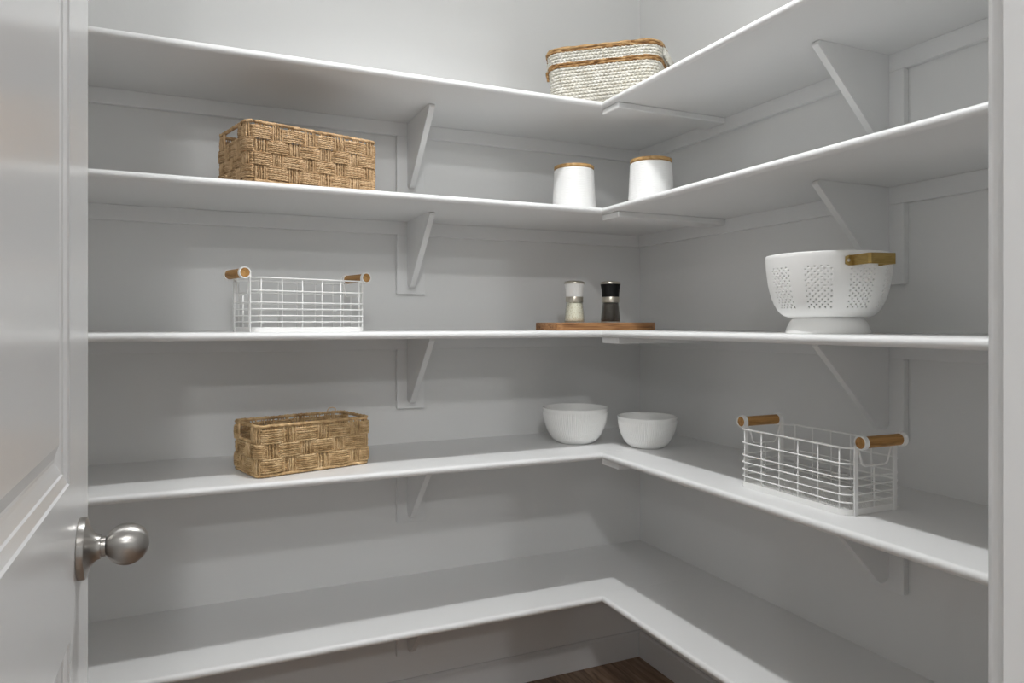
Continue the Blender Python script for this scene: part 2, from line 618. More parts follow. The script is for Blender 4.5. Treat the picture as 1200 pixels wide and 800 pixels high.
CLH, CLT = 0.043, 0.018
SEAM_Y = -(DB + 0.004)
for i, z in enumerate(ZS):
    # back run
    sh = empty('back_shelf', (-1.0, -0.2, z - T))
    desc = ['top shelf on the back wall, white board holding the rope basket in the corner',
            'second shelf down on the back wall, white board under the large woven basket',
            'eye level shelf on the back wall, white board under the small wire basket',
            'fourth shelf down on the back wall, white board under the small woven basket',
            'lowest empty shelf on the back wall, white board just above the floor'][i]
    tag(sh, desc, 'shelf', 'white shelves of the back run')
    o = Vector(sh.location)

    def rel(ob):
        ob.location = -o
        return ob
    rel(box('board', XL + 0.001, -0.0005, -(DB - 0.0200), -0.0005, z - T, z, M['shelf'], sh))
    # nosing, mitred at the inner corner
    pr = nose(DB + 0.002)
    bm = bmesh.new()
    A = [bm.verts.new((XL + 0.001, -d, z + dz)) for d, dz in pr]
    B = [bm.verts.new((-(DR + 0.002) + ((DB + 0.002) - d), -d, z + dz)) for d, dz in pr]
    n = len(pr)
    for k in range(n):
        bm.faces.new((A[k], A[(k + 1) % n], B[(k + 1) % n], B[k]))
    bm.faces.new(A)
    bm.faces.new(B[::-1])
    no = rel(from_bm('nosing', bm, M['shelf'], sh, True))
    auto_sharp(no, 45)
    structure(box('trim_%d' % (2 + 2 * i), XL + 0.001, -0.0005, -CLT, -0.0005, z - T - CLH, z - T, M['shelf'], None, 0.0015),
              'white batten along the back wall under the %s shelf' % ORD[i])
    # right run
    sr = empty('right_shelf', (-0.2, -1.2, z - T))
    desc = ['top shelf on the right wall, white board rising out of the picture top',
            'second shelf down on the right wall, white empty board above the colander',
            'eye level shelf on the right wall, white board carrying the colander',
            'fourth shelf down on the right wall, white board carrying the large wire basket',
            'lowest empty shelf on the right wall, white board above the floor'][i]
    tag(sr, desc, 'shelf', 'white shelves of the right run')
    o = Vector(sr.location)
    yend = YF + 0.001
    rel(box('board', -(DR - 0.0200), -0.0005, yend, -(DB - 0.0205), z - T, z - 0.0003, M['shelf'], sr))
    pr = nose(DR + 0.002)
    bm = bmesh.new()
    A = [bm.verts.new((-d, yend, z + dz)) for d, dz in pr]
    B = [bm.verts.new((-d, -(DB + 0.002) + ((DR + 0.002) - d), z + dz)) for d, dz in pr]
    for k in range(n):
        bm.faces.new((A[k], A[(k + 1) % n], B[(k + 1) % n], B[k]))
    bm.faces.new(A)
    bm.faces.new(B[::-1])
    no = rel(from_bm('nosing', bm, M['shelf'], sr, True))
    auto_sharp(no, 45)
    structure(box('trim_%d' % (3 + 2 * i), -CLT, -0.0005, yend, -CLT - 0.0005, z - T - CLH, z - T, M['shelf'], None, 0.0015),
              'white batten along the right wall under the %s shelf' % ORD[i])
    if i < 4:
        sc_ = box('support_plate', -0.4155, -CLT - 0.0005, -0.494, -0.405, z - T - 0.018, z - T, M['shelf'], None, 0.003)
        tag(sc_, 'flat white support plate under the corner seam of the %s shelf' % ORD[i], 'support plate', 'white seam support plates')

# brackets
BX, BY = -0.900, -1.062


def gusset_pts(sgn=-1):
    """(depth, z) outline, depth negative into the room, z relative to shelf underside"""
    pts = [(-CLT, 0.0), (-0.246, 0.0), (-0.252, -0.004), (-0.252, -0.010)]
    # diagonal to a rounded nose near the wall
    pts += [(-0.060, -0.202), (-0.0545, -0.208), (-0.047, -0.2125), (-0.040, -0.214), (-0.031, -0.2125), (-0.024, -0.208), (-CLT, -0.203)]
    return pts


place_b = ['under the top shelf beside the large woven basket', 'under the second shelf on the back wall', 'under the eye level shelf on the back wall',
           'under the fourth shelf on the back wall', 'under the lowest shelf on the back wall, only its foot showing']
place_r = ['under the top shelf on the right wall', 'behind the colander on the right wall', 'above the large wire basket on the right wall',
           'below the large wire basket on the right wall']
for i, z in enumerate(ZS):
    zb = z - T
    br = empty('shelf_bracket', (BX, 0, zb))
    tag(br, 'white triangular wooden bracket ' + place_b[i], 'bracket', 'white brackets of the back run')
    bp = box('backplate', -0.047, 0.047, -CLT, -0.0005, -0.234, -CLH - 0.0003, M['shelf'], br, 0.0012)
    g = prism('gusset', gusset_pts(), 'x', -0.009, 0.009, M['shelf'], br, bevel=0.0012)
    g.location = (-0.004, 0, 0)
    if i < 4:
        br = empty('shelf_bracket', (0, BY, zb))
        tag(br, 'white triangular wooden bracket ' + place_r[i], 'bracket', 'white brackets of the right run')
        box('backplate', -CLT, -0.0005, -0.047, 0.047, -0.234, -CLH - 0.0003, M['shelf'], br, 0.0012)
        prism('gusset', gusset_pts(), 'y', -0.009, 0.009, M['shelf'], br, bevel=0.0012)


# ------------------------------------------------------------------ rounded rectangle path
def rrect(L, W, r, step, s0=0.0):
    """closed path starting at the front-left corner start of the front side; returns pts, normals, arclength; front side lies at y=-W/2, runs -x to +x"""
    segs = []
    hx, hy = L / 2, W / 2
    segs.append(('l', (-hx + r, -hy), (hx - r, -hy)))
    segs.append(('a', (hx - r, -hy + r), -PI / 2))
    segs.append(('l', (hx, -hy + r), (hx, hy - r)))
    segs.append(('a', (hx - r, hy - r), 0))
    segs.append(('l', (hx - r, hy), (-hx + r, hy)))
    segs.append(('a', (-hx + r, hy - r), PI / 2))
    segs.append(('l', (-hx, hy - r), (-hx, -hy + r)))
    segs.append(('a', (-hx + r, -hy + r), PI))
    lens = [math.dist(s[1], s[2]) if s[0] == 'l' else r * PI / 2 for s in segs]
    P = sum(lens)
    n = int(round(P / step))
    pts, nr, S = [], [], []
    for k in range(n):
        s = (k * P / n + s0) % P
        S.append(k * P / n + s0)
        acc = 0
        for sg, ln in zip(segs, lens):
            if s <= acc + ln + 1e-12:
                t = (s - acc) / max(ln, 1e-9)
                if sg[0] == 'l':
                    x = sg[1][0] + (sg[2][0] - sg[1][0]) * t
                    y = sg[1][1] + (sg[2][1] - sg[1][1]) * t
                    dx, dy = sg[2][0] - sg[1][0], sg[2][1] - sg[1][1]
                    d = math.hypot(dx, dy)
                    nx, ny = dy / d, -dx / d
                else:
                    a = sg[2] + t * PI / 2
                    nx, ny = math.cos(a), math.sin(a)
                    x, y = sg[1][0] + r * nx, sg[1][1] + r * ny
                pts.append((x, y))
                nr.append((nx, ny))
                break
            acc += ln
    return np.array(pts), np.array(nr), np.array(S), P, lens


def woven_basket(name, loc, rz, L, W, H, rows, ncol, s0, parity, m, label, loop=False):
    root = empty(name, loc, rz)
    tag(root, label, 'basket', 'woven seagrass baskets')
    r = 0.016
    step = 0.003
    xy, nm, S, P, lens = rrect(L, W, r, step)
    pitch = P / ncol
    Aw = 0.0040
    zb, zt = 0.011, H - 0.013
    rh = (zt - zb) / rows
    nst = 7 if rh < 0.037 else 7
    # short sides: s centres (right side, left side)
    sR = lens[0] + lens[1] + lens[2] / 2
    sL = sum(lens[:6]) + lens[6] / 2
    hw = 0.26 * W                                     # half width of the handle opening

    def inhole(s, extra=0.0):
        s = s % P
        return abs(s - sR) < hw + extra or abs(s - sL) < hw + extra

    def wdisp(s, row):
        c = np.cos(PI * (s - s0) / pitch + PI * (row + parity))     # +1 : weft out
        return Aw * np.tanh(2.2 * (c + 0.22))
    z_nb = Vector((0, 0, 1))
    for row in range(rows):
        cd = Cords()
        for k in range(nst):
            z = zb + rh * (row + (k + 0.5) / nst)
            ph = rng.uniform(0, 6.28)
            jit = rng.normal(0, 0.00035, len(S))
            jit = np.convolve(np.concatenate([jit, jit, jit]), np.ones(5) / 5, 'same')[len(S):2 * len(S)]
            d = wdisp(S, row) + jit + 0.0012 * math.sin(PI * (k + 0.5) / nst)
            zz = z + np.convolve(np.tile(rng.normal(0, 0.0007, len(S)), 3), np.ones(9) / 9, 'same')[len(S):2 * len(S)]
            pts = np.column_stack([xy + nm * d[:, None], zz])
            n3 = np.column_stack([nm, np.zeros(len(nm))])
            rad = rh / nst * 0.545
            if row == rows - 1:
                keep = np.array([not inhole(s) for s in S])
                # split into runs
                idx = np.where(keep)[0]
                runs = np.split(idx, np.where(np.diff(idx) > 1)[0] + 1)
                if keep[0] and keep[-1]:
                    runs[0] = np.concatenate([runs[-1], runs[0]])
                    runs = runs[:-1]
                for ru in runs:
                    cd.add(pts[ru], rad, n3[ru], 6, False, 2, 0.24, 0.010, ph)
            else:
                cd.add(pts, rad, n3, 6, True, 2, 0.24, 0.010 * 1.0, ph)
        cd.build('weft_band', m, root)
    # stakes
    for c in range(ncol):
        sc = (s0 + c * pitch) % P
        cd = Cords()
        ncord = 5
        for q in range(ncord):
            s = (sc + (q - (ncord - 1) / 2) * pitch * 0.155) % P
            j = int(round(s / P * len(S))) % len(S)
            top = H - 0.006
            if inhole(s, 0.004):
                top = zb + rh * (rows - 1) + 0.004
            zz = np.linspace(0.005, top, 40)
            rowf = (zz - zb) / rh
            disp = np.zeros(len(zz))
            for t, rf in enumerate(rowf):
                row = int(math.floor(min(max(rf, 0.0), rows - 1e-6)))
                cc = math.cos(PI * c + PI * (row + parity))     # +1: weft out here -> stake in
                fr = rf - row
                env = math.sin(PI * min(max(fr, 0.0), 1.0)) ** 0.5
                disp[t] = -cc * 0.0030 * env if cc > 0 else 0.0022 * env
                if rf < 0 or rf > rows:
                    disp[t] = 0.0
            pts = np.column_stack([np.tile(xy[j], (len(zz), 1)) + nm[j][None, :] * disp[:, None], zz])
            pts[:, :2] += np.array([-nm[j][1], nm[j][0]])[None, :] * (rng.normal(0, 0.0006) + 0.0008 * np.sin(zz * 60 + rng.uniform(0, 6)))[:, None]
            cd.add(pts, 0.0024 + rng.uniform(-0.0003, 0.0003), (nm[j][0], nm[j][1], 0), 6, False, 2, 0.25, 0.012, rng.uniform(0, 6))
        cd.build('stake', m, root)
    # rim, base ring
    for nm_, z, rad in (('rim', H - 0.0045, 0.0044), ('base_ring', 0.0056, 0.0040)):
        cd = Cords()
        wob = np.convolve(np.tile(rng.normal(0, 0.0010, len(S)), 3), np.ones(11) / 11, 'same')[len(S):2 * len(S)]
        rr = rad * (1 + 0.16 * np.sin(S / P * 2 * PI * round(P / 0.008)))
        cd.add(np.column_stack([xy, z + wob]), rr, np.column_stack([nm, np.zeros(len(nm))]), 8, True, 2, 0.15, 0.02)
        if nm_ == 'rim' and loop:
            a = np.linspace(-0.4, PI + 0.4, 14)
            cd.add(np.column_stack([L / 2 - 0.030 + 0.013 * np.cos(a), np.full(14, W / 2 - 0.002), H + 0.001 + 0.009 * np.sin(a)]), 0.0014, None, 5)
        cd.build(nm_, m, root)
    # handle openings: wrapped upright edges and a lower lip
    for sgn, x in ((1, L / 2), (-1, -L / 2)):
        cd = Cords()
        zlo = zb + rh * (rows - 1)
        for yy in (-hw, hw):
            for q in range(3):
                y = yy + (q - 1) * 0.0045 * 1.0 + (0.004 if yy > 0 else -0.004)
                cd.add([(x, y, zlo - 0.002), (x + sgn * 0.003, y, (zlo + H) / 2), (x, y, H - 0.004)], 0.0028, (1, 0, 0), 6, False, 2, 0.2, 0.012)
        yl = np.linspace(-hw, hw, 24)
        cd.add(np.column_stack([np.full(24, x), yl, np.full(24, zlo + 0.004)]), 0.0042, (1, 0, 0), 8, False, 2, 0.2, 0.012)
        cd.build('handle_opening', m, root)
    # woven bottom
    cd = Cords()
    nb = int(W / 0.0075)
    for k in range(nb):
        y = -W / 2 + 0.006 + (W - 0.012) * k / (nb - 1)
        xx = np.linspace(-L / 2 + 0.004, L / 2 - 0.004, 30)
        cd.add(np.column_stack([xx, np.full(30, y), 0.0052 + 0.0012 * np.cos(xx / 0.02 * PI + k * PI)]), 0.0042, (0, 0, 1), 6)
    b = cd.build('bottom', m, root)
    b['kind'] = 'stuff'
    return root


# small woven basket on the fourth shelf: front-left corner (-1.397,-.371), front-right (-1.102,-.290)
def place_rect(p1, p2, W):
    d = np.array(p2) - np.array(p1)
    L = float(np.hypot(*d))
    a = math.atan2(d[1], d[0])
    c = (np.array(p1) + np.array(p2)) / 2 + np.array([-math.sin(a), math.cos(a)]) * W / 2
    return c, a, L


c, a, L = place_rect((-1.399, -0.373), (-1.102, -0.290), 0.168)
woven_basket('woven_basket', (c[0], c[1], ZS[3]), a, L, 0.168, 0.1335, 3, 20, -0.016 + 0.036 - 0.0 + 0.0, 0, M['jute_dark'],
             'small open woven seagrass basket with cut-out handles on the fourth shelf', True)
c, a, L = place_rect((-1.427, -0.408), (-1.088, -0.315), 0.212)
woven_basket('woven_basket', (c[0], c[1], ZS[1]), a, L, 0.212, 0.1545, 4, 26, -0.016 + 0.034, 1, M['jute'],
             'large tan woven basket with checkered weave on the second shelf')


# ------------------------------------------------------------------ rope basket on the top shelf
def rope_basket():
    base = Vector((-0.355, -0.348, ZS[0]))
    root = empty('rope_basket', base, math.atan2(0.724, -0.69) + PI)
    tag(root, 'white twisted rope basket with two brown straw bands in the top shelf corner', 'basket')
    # local +x = towards the right end as seen from the camera, front at -y
    L0, W0, H = 0.345, 0.215, 0.172
    pr = 0.0092                                   # row pitch

    def sag(xy, z):
        return -0.016 * (xy[:, 0] / L0) * (z / H) - 0.004 * np.exp(-((xy[:, 0] + L0 / 2) / 0.03) ** 2) * (z / H) ** 2
    for lo, hi in ((0, 11), (13, 16)):
        cd = Cords()
        for k in range(lo, hi + 1):
            z = 0.006 + k * pr
            g = -0.020 + 0.028 * z / H
            if k < 3:
                g -= (0.020, 0.008, 0.002)[k]
            xy, nm, S, P, _ = rrect(L0 + g, W0 + g, 0.045, 0.0026)
            tw = P / round(P / 0.0125)
            cd.add(np.column_stack([xy, z + sag(xy, z)]), pr * 0.46, np.column_stack([nm, np.zeros(len(nm))]), 8, True, 2, 0.34, tw, (k % 2) * PI * 0.9)
        cd.build('rope_wall', M['white_rope'], root)
    # brown bands
    for nm_, zs in (('straw_band', (0.006 + 12.15 * pr - 0.0035, 0.006 + 12.15 * pr + 0.0035)), ('straw_rim', (0.006 + 17.1 * pr - 0.0040, 0.006 + 17.1 * pr + 0.0035))):
        cd = Cords()
        for q, z in enumerate(zs):
            g = -0.020 + 0.028 * (z / H) + 0.003
            xy, nm, S, P, _ = rrect(L0 + g, W0 + g, 0.045, 0.0035)
            tw = P / round(P / (0.06 if q else 0.03))
            dz = sag(xy, z)
            wob = np.convolve(np.tile(rng.normal(0, 0.0007, len(S)), 3), np.ones(13) / 13, 'same')[len(S):2 * len(S)]
            cd.add(np.column_stack([xy, z + dz + wob]), 0.0043, np.column_stack([nm, np.zeros(len(nm))]), 9, True, 3, 0.20, tw)
        cd.build(nm_, M['straw'], root)
    # handles at the two short ends: white loop between the bands, straw tail wraps
    for sgn in (-1, 1):
        cd = Cords()
        a = np.linspace(0, 1, 36)
        yy = (a - 0.5) * 0.13
        zz = 0.006 + 17.1 * pr - 0.026 * np.sin(a * PI) ** 0.6 - 0.010
        for q in range(3):
            xx = sgn * (L0 / 2 + 0.004 + 0.016 * np.sin(a * PI) ** 0.5)
            cd.add(np.column_stack([xx, yy, zz - q * 0.0065]), 0.0046, (0, 0, 1), 6, False, 2, 0.3, 0.011)
        cd.build('handle', M['white_rope'], root)
        if sgn > 0:
            continue
        yo = -0.064
        for z1, z2 in ((H + 0.004, H - 0.022), (0.006 + 12.6 * pr, 0.006 + 9.5 * pr)):
            zz = np.linspace(z1, z2, 12)
            cd = Cords()
            cd.add(np.column_stack([np.full(12, sgn * (L0 / 2 + 0.010)) - sgn * 0.10 * (z1 - zz), yo + 0.0 * zz, zz]), np.linspace(0.0062, 0.0036, 12), (1, 0, 0), 7, False, 3, 0.15, 0.02)
            cd.build('straw_tail', M['straw'], root)
            cd = Cords()
    # bottom
    xy, nm, S, P, _ = rrect(L0 - 0.045, W0 - 0.045, 0.035, 0.01)
    V = [(x, y, 0.004) for x, y in xy] + [(x, y, 0.011) for x, y in xy]
    n = len(xy)
    F = [list(range(n))[::-1], list(range(n, 2 * n))] + [(i, (i + 1) % n, n + (i + 1) % n, n + i) for i in range(n)]
    from_py('bottom', V, F, M['white_rope'], root)
    return root


rope_basket()


# ------------------------------------------------------------------ canisters
def canister(loc, label):
    root = empty('canister', loc)
    tag(root, label, 'canister', 'white lidded canisters')
    H, R0, R1 = 0.1395, 0.0700, 0.0632
    pr = [(0, 0.0), (R0 - 0.004, 0.0), (R0 - 0.001, 0.0012), (R0, 0.004)]
    n = 150
    for i in range(n + 1):
        t = i / n
        z = 0.006 + t * (H - 0.012)
        pr.append((R0 + (R1 - R0) * t + 0.00038 * math.cos(t * 2 * PI * 24), z))
    pr += [(R1 - 0.0006, H - 0.002), (R1 - 0.003, H), (0, H)]
    b = lathe_obj('body', pr, M['ceramic_matt'], root, 72)
    auto_sharp(b, 50)
    lid = lathe_obj('lid', [(0, H), (R1 - 0.004, H), (R1 - 0.0035, H + 0.0018), (R1 - 0.0004, H + 0.002), (R1 + 0.0004, H + 0.003), (R1 + 0.0004, H + 0.0095), (R1 - 0.001, H + 0.0112), (0, H + 0.0116)], M['bamboo'], root, 72)
    auto_sharp(lid, 40)
    lid['label'] = 'flat bamboo lid'


canister((-0.437, -0.270, ZS[1]), 'white ridged canister with bamboo lid, the one on the back shelf')
canister((-0.269, -0.450, ZS[1]), 'white ridged canister with bamboo lid, the one past the corner on the right shelf')


# ------------------------------------------------------------------ wire baskets
def wire_basket(loc, rz, label):
    root = empty('wire_basket', loc, rz)
    tag(root, label, 'wire basket', 'white wire baskets')
    L, W, r = 0.310, 0.165, 0.024                    # local x = length
    SX = L / 2                                       # strap plane
    SW = 0.0570                                      # strap half spacing
    wr = 0.0017
    # base tray: upright strip around a rounded rectangle
    xy, nm, S, P, _ = rrect(L, W, r, 0.006)
    V, F = [], []
    n = len(xy)
    for (d, z) in ((0.0, 0.0), (0.0, 0.0125), (-0.0016, 0.0125), (-0.0016, 0.0018), (-0.010, 0.0018), (-0.010, 0.0)):
        for p, q in zip(xy, nm):
            V.append((p[0] + q[0] * d, p[1] + q[1] * d, z))
    for lay in range(6):
        l2 = (lay + 1) % 6
        for i in range(n):
            j = (i + 1) % n
            F.append((lay * n + i, lay * n + j, l2 * n + j, l2 * n + i))
    t = from_py('base_tray', V, F, M['wire'], root, True)
    auto_sharp(t, 45)
    # mesh floor
    cd = Cords()
    sp = 0.0062
    hx, hy = L / 2 - 0.004, W / 2 - 0.004
    for sg in (1, -1):
        k = -int((hx + hy) / sp)
        while k * sp < hx + hy:
            cc = k * sp
            # line y = sg*(x - cc)
            x0 = max(-hx, cc - hy)
            x1 = min(hx, cc + hy)
            if x1 - x0 > 0.004:
                cd.add([(x0, sg * (x0 - cc), 0.0024), (x1, sg * (x1 - cc), 0.0024)], 0.00075, (0, 0, 1), 4, caps=False)
            k += 1
    mf = cd.build('mesh_floor', M['wire'], root)
    mf['kind'] = 'stuff'
    # ring wires
    HZ = [0.026, 0.042, 0.0590, 0.0755]

    def half_path(z, side, stop):
        """long-side wire at y=side*W/2 bending round both corners to the straps at y=side*stop"""
        pts = [(-SX, side * stop, z), (-SX, side * (W / 2 - r), z)]
        for a in np.linspace(0, PI / 2, 7)[1:]:
            pts.append((-SX + r - r * math.cos(a), side * (W / 2 - r + r * math.sin(a)), z))
        for a in np.linspace(PI / 2, 0, 7):
            pts.append((SX - r + r * math.cos(a), side * (W / 2 - r + r * math.sin(a)), z))
        pts += [(SX, side * (W / 2 - r), z), (SX, side * stop, z)]
        q = [pts[0]]
        for p in pts[1:]:
            if math.dist(p, q[-1]) > 1e-5:
                q.append(p)
        return q
    for z in HZ:                                     # full rings
        cd = Cords()
        xy2, nm2, S2, P2, _ = rrect(L, W, r, 0.005)
        cd.add(np.column_stack([xy2, np.full(len(xy2), z)]), wr, np.column_stack([nm2, np.zeros(len(nm2))]), 6, True)
        cd.build('ring_wire', M['wire'], root)
    for side in (-1, 1):
        cd = Cords()
        cd.add(half_path(0.105, side, SW), wr, (0, 0, 1), 6)
        cd.build('side_wire', M['wire'], root)
        cd = Cords()
        cd.add(half_path(0.1375, side, SW), 0.0021, (0, 0, 1), 6)
        cd.build('rim_wire', M['wire'], root)
        for k in range(6):
            x = (-2.5 + k) * 0.0545
            cd = Cords()
            cd.add([(x, side * (W / 2 - 0.002), 0.011), (x, side * (W / 2 - 0.002), 0.1372)], 0.0016, (1, 0, 0), 6)
            cd.build('upright_wire', M['wire'], root)
    for e in (-1, 1):
        # hand dip
        cd = Cords()
        pts = [(e * SX, -SW + 0.004, 0.136), (e * SX, -SW + 0.010, 0.132), (e * SX, -SW + 0.019, 0.105)]
        pts += [(e * SX, -SW + 0.022, 0.1005), (e * SX, -SW + 0.028, 0.098), (e * SX, SW - 0.028, 0.098), (e * SX, SW - 0.022, 0.1005), (e * SX, SW - 0.019, 0.105), (e * SX, SW - 0.010, 0.132), (e * SX, SW - 0.004, 0.136)]
        cd.add(pts, 0.0019, (1, 0, 0), 6)
        cd.build('hand_dip_wire', M['wire'], root)
        cd = Cords()
        cd.add([(e * (SX - 0.002), 0, 0.011), (e * (SX - 0.002), 0, 0.098)], 0.0016, (1, 0, 0), 6)
        cd.build('upright_wire', M['wire'], root)
        # straps with ring ends
        RO = 0.0134
        zc = 0.1500
        for s in (-1, 1):
            hw = 0.0055
            path = [(e * (SX + 0.0018), 0.0), (e * (SX + 0.0018), zc)]
            for a in np.linspace(0, 2 * PI * 0.97, 25)[1:]:
                path.append((e * (SX + 0.0018 + RO - RO * math.cos(a)), zc + RO * math.sin(a)))
            th = 0.0027
            V, F = [], []
            m_ = len(path)
            for i, (x, z) in enumerate(path):
                x0, z0 = path[max(i - 1, 0)]
                x1, z1 = path[min(i + 1, m_ - 1)]
                dx, dz = x1 - x0, z1 - z0
                d = math.hypot(dx, dz)
                nx, nz = -dz / d * th / 2, dx / d * th / 2
                for (y, sg) in ((-hw, 1), (hw, 1), (hw, -1), (-hw, -1)):
                    V.append((x + sg * nx, s * SW + y, z + sg * nz))
            for i in range(m_ - 1):
                for k in range(4):
                    k2 = (k + 1) % 4
                    F.append((i * 4 + k, i * 4 + k2, i * 4 + 4 + k2, i * 4 + 4 + k))
            F += [(0, 1, 2, 3), tuple((m_ - 1) * 4 + k for k in (3, 2, 1, 0))]
            st = from_py('strap', V, F, M['wire'], root, True)
            auto_sharp(st, 40)
            sc = lathe_obj('screw', [(0, 0), (0.0014, 0), (0.0010, 0.0009), (0, 0.0011)], M['screw'], st, 12,
                           matrix=Matrix.Translation((e * (SX + 0.0018 + RO), s * SW + 0.001, zc - RO - 0.0005)) @ Matrix.Rotation(PI, 4, 'X'))
        # dowel along y
        V, F = lathe([(0, -SW - 0.0046), (RO - 0.0024, -SW - 0.0046), (RO - 0.0015, -SW - 0.0037), (RO - 0.0015, SW + 0.0037), (RO - 0.0024, SW + 0.0046), (0, SW + 0.0046)], 28)
        cx_ = e * (SX + 0.0018 + RO)
        V = [(v[2], v[0], v[1]) for v in V]              # axis along local x so the grain follows it
        dw = from_py('dowel_handle', V, F, M['dowel'], root, True)
        dw.rotation_euler = (0, 0, PI / 2)
        dw.location = (cx_, 0, zc)
        auto_sharp(dw, 40)
        dw['label'] = 'round oak dowel handle'
    return root


# large view: on the right shelf, axis along y
wire_basket((-0.2655, -1.075, ZS[3]), PI / 2 + 0.0, 'white wire basket with oak handles on the fourth shelf at the right wall')
# left: axis along x on the eye level shelf
wire_basket((-1.282, -0.2533, ZS[2]), 0.2756, 'white wire basket with oak handles on the eye level shelf of the back wall')


# ------------------------------------------------------------------ serving board and grinders
def board_outline():
    # local frame: x along the back wall; rounded slab with generous corners
    x0, x1, y0, y1 = -0.1925, 0.1925, -0.085, 0.085
    rr = {'fl': 0.022, 'fr': 0.062, 'br': 0.062, 'bl': 0.022}
    pts = []
    for (cx_, cy_, r_, a0) in ((x1 - rr['fr'], y0 + rr['fr'], rr['fr'], -PI / 2), (x1 - rr['br'], y1 - rr['br'], rr['br'], 0),
                               (x0 + rr['bl'], y1 - rr['bl'], rr['bl'], PI / 2), (x0 + rr['fl'], y0 + rr['fl'], rr['fl'], PI)):
        for k in range(9):
            a_ = a0 + k / 8 * PI / 2
            pts.append((cx_ + r_ * math.cos(a_), cy_ + r_ * math.sin(a_)))
    return pts


bd = prism('serving_board', board_outline(), 'z', 0, 0.0240, M['acacia'], None, bevel=0.0022)
bd.location = (-0.345, -0.267, ZS[2])
tag(bd, 'flat acacia wood serving board under the two grinders at the shelf corner', 'cutting board')


def grinder(name, loc, grip, fill, label, gl):
    root = empty(name, loc)
    tag(root, label, 'grinder')
    # glass shell
    out = [(0, 0), (0.0290, 0), (0.0315, 0.002), (0.0322, 0.006), (0.0316, 0.016), (0.0300, 0.032), (0.0282, 0.048), (0.0268, 0.060), (0.0262, 0.068)]
    inn = [(0.0247, 0.068), (0.0253, 0.060), (0.0267, 0.048), (0.0285, 0.032), (0.0301, 0.016), (0.0306, 0.007), (0.0290, 0.0035), (0, 0.0035)]
    g = lathe_obj('glass_body', out + inn, M['glass'], root, 48)
    f = lathe_obj('filling', [(0, 0.0037), (0.0288, 0.0037), (0.0303, 0.007), (0.0299, 0.016), (0.0283, 0.032), (0.0265, 0.048), (0.0251, 0.060), (0.0246, 0.0640), (0, 0.0640)], fill, root, 48)
    f['label'] = gl
    c = lathe_obj('collar', [(0.0245, 0.0655), (0.0278, 0.0655), (0.0282, 0.0665), (0.0282, 0.0815), (0.0278, 0.0825), (0, 0.0825)], M['steel'], root, 48)
    auto_sharp(c, 40)
    gr = lathe_obj('grip', [(0, 0.0825), (0.0268, 0.0825), (0.0272, 0.084), (0.0276, 0.094), (0.0290, 0.108), (0.0316, 0.1225), (0.0318, 0.1235), (0, 0.1235)], grip, root, 96,
                   rmod=lambda t, r, z: 0.0004 * math.cos(24 * t + z * 420) if r > 0.02 else 0)
    auto_sharp(gr, 60)
    cp = lathe_obj('cap', [(0, 0.1235), (0.0318, 0.1235), (0.0330, 0.1245), (0.0330, 0.1275), (0.0318, 0.1295), (0.026, 0.1320), (0.014, 0.1340), (0, 0.1346)], M['steel'], root, 48)
    auto_sharp(cp, 40)


ZB = ZS[2] + 0.0240
grinder('salt_grinder', (-0.431, -0.262, ZB), M['white_grip'], M['salt'], 'glass salt grinder with white grip and steel cap on the wooden board', 'coarse pale salt')
grinder('pepper_grinder', (-0.317, -0.296, ZB), M['black_grip'], M['pepper'], 'glass pepper grinder with black grip and steel cap on the wooden board', 'dark peppercorns')


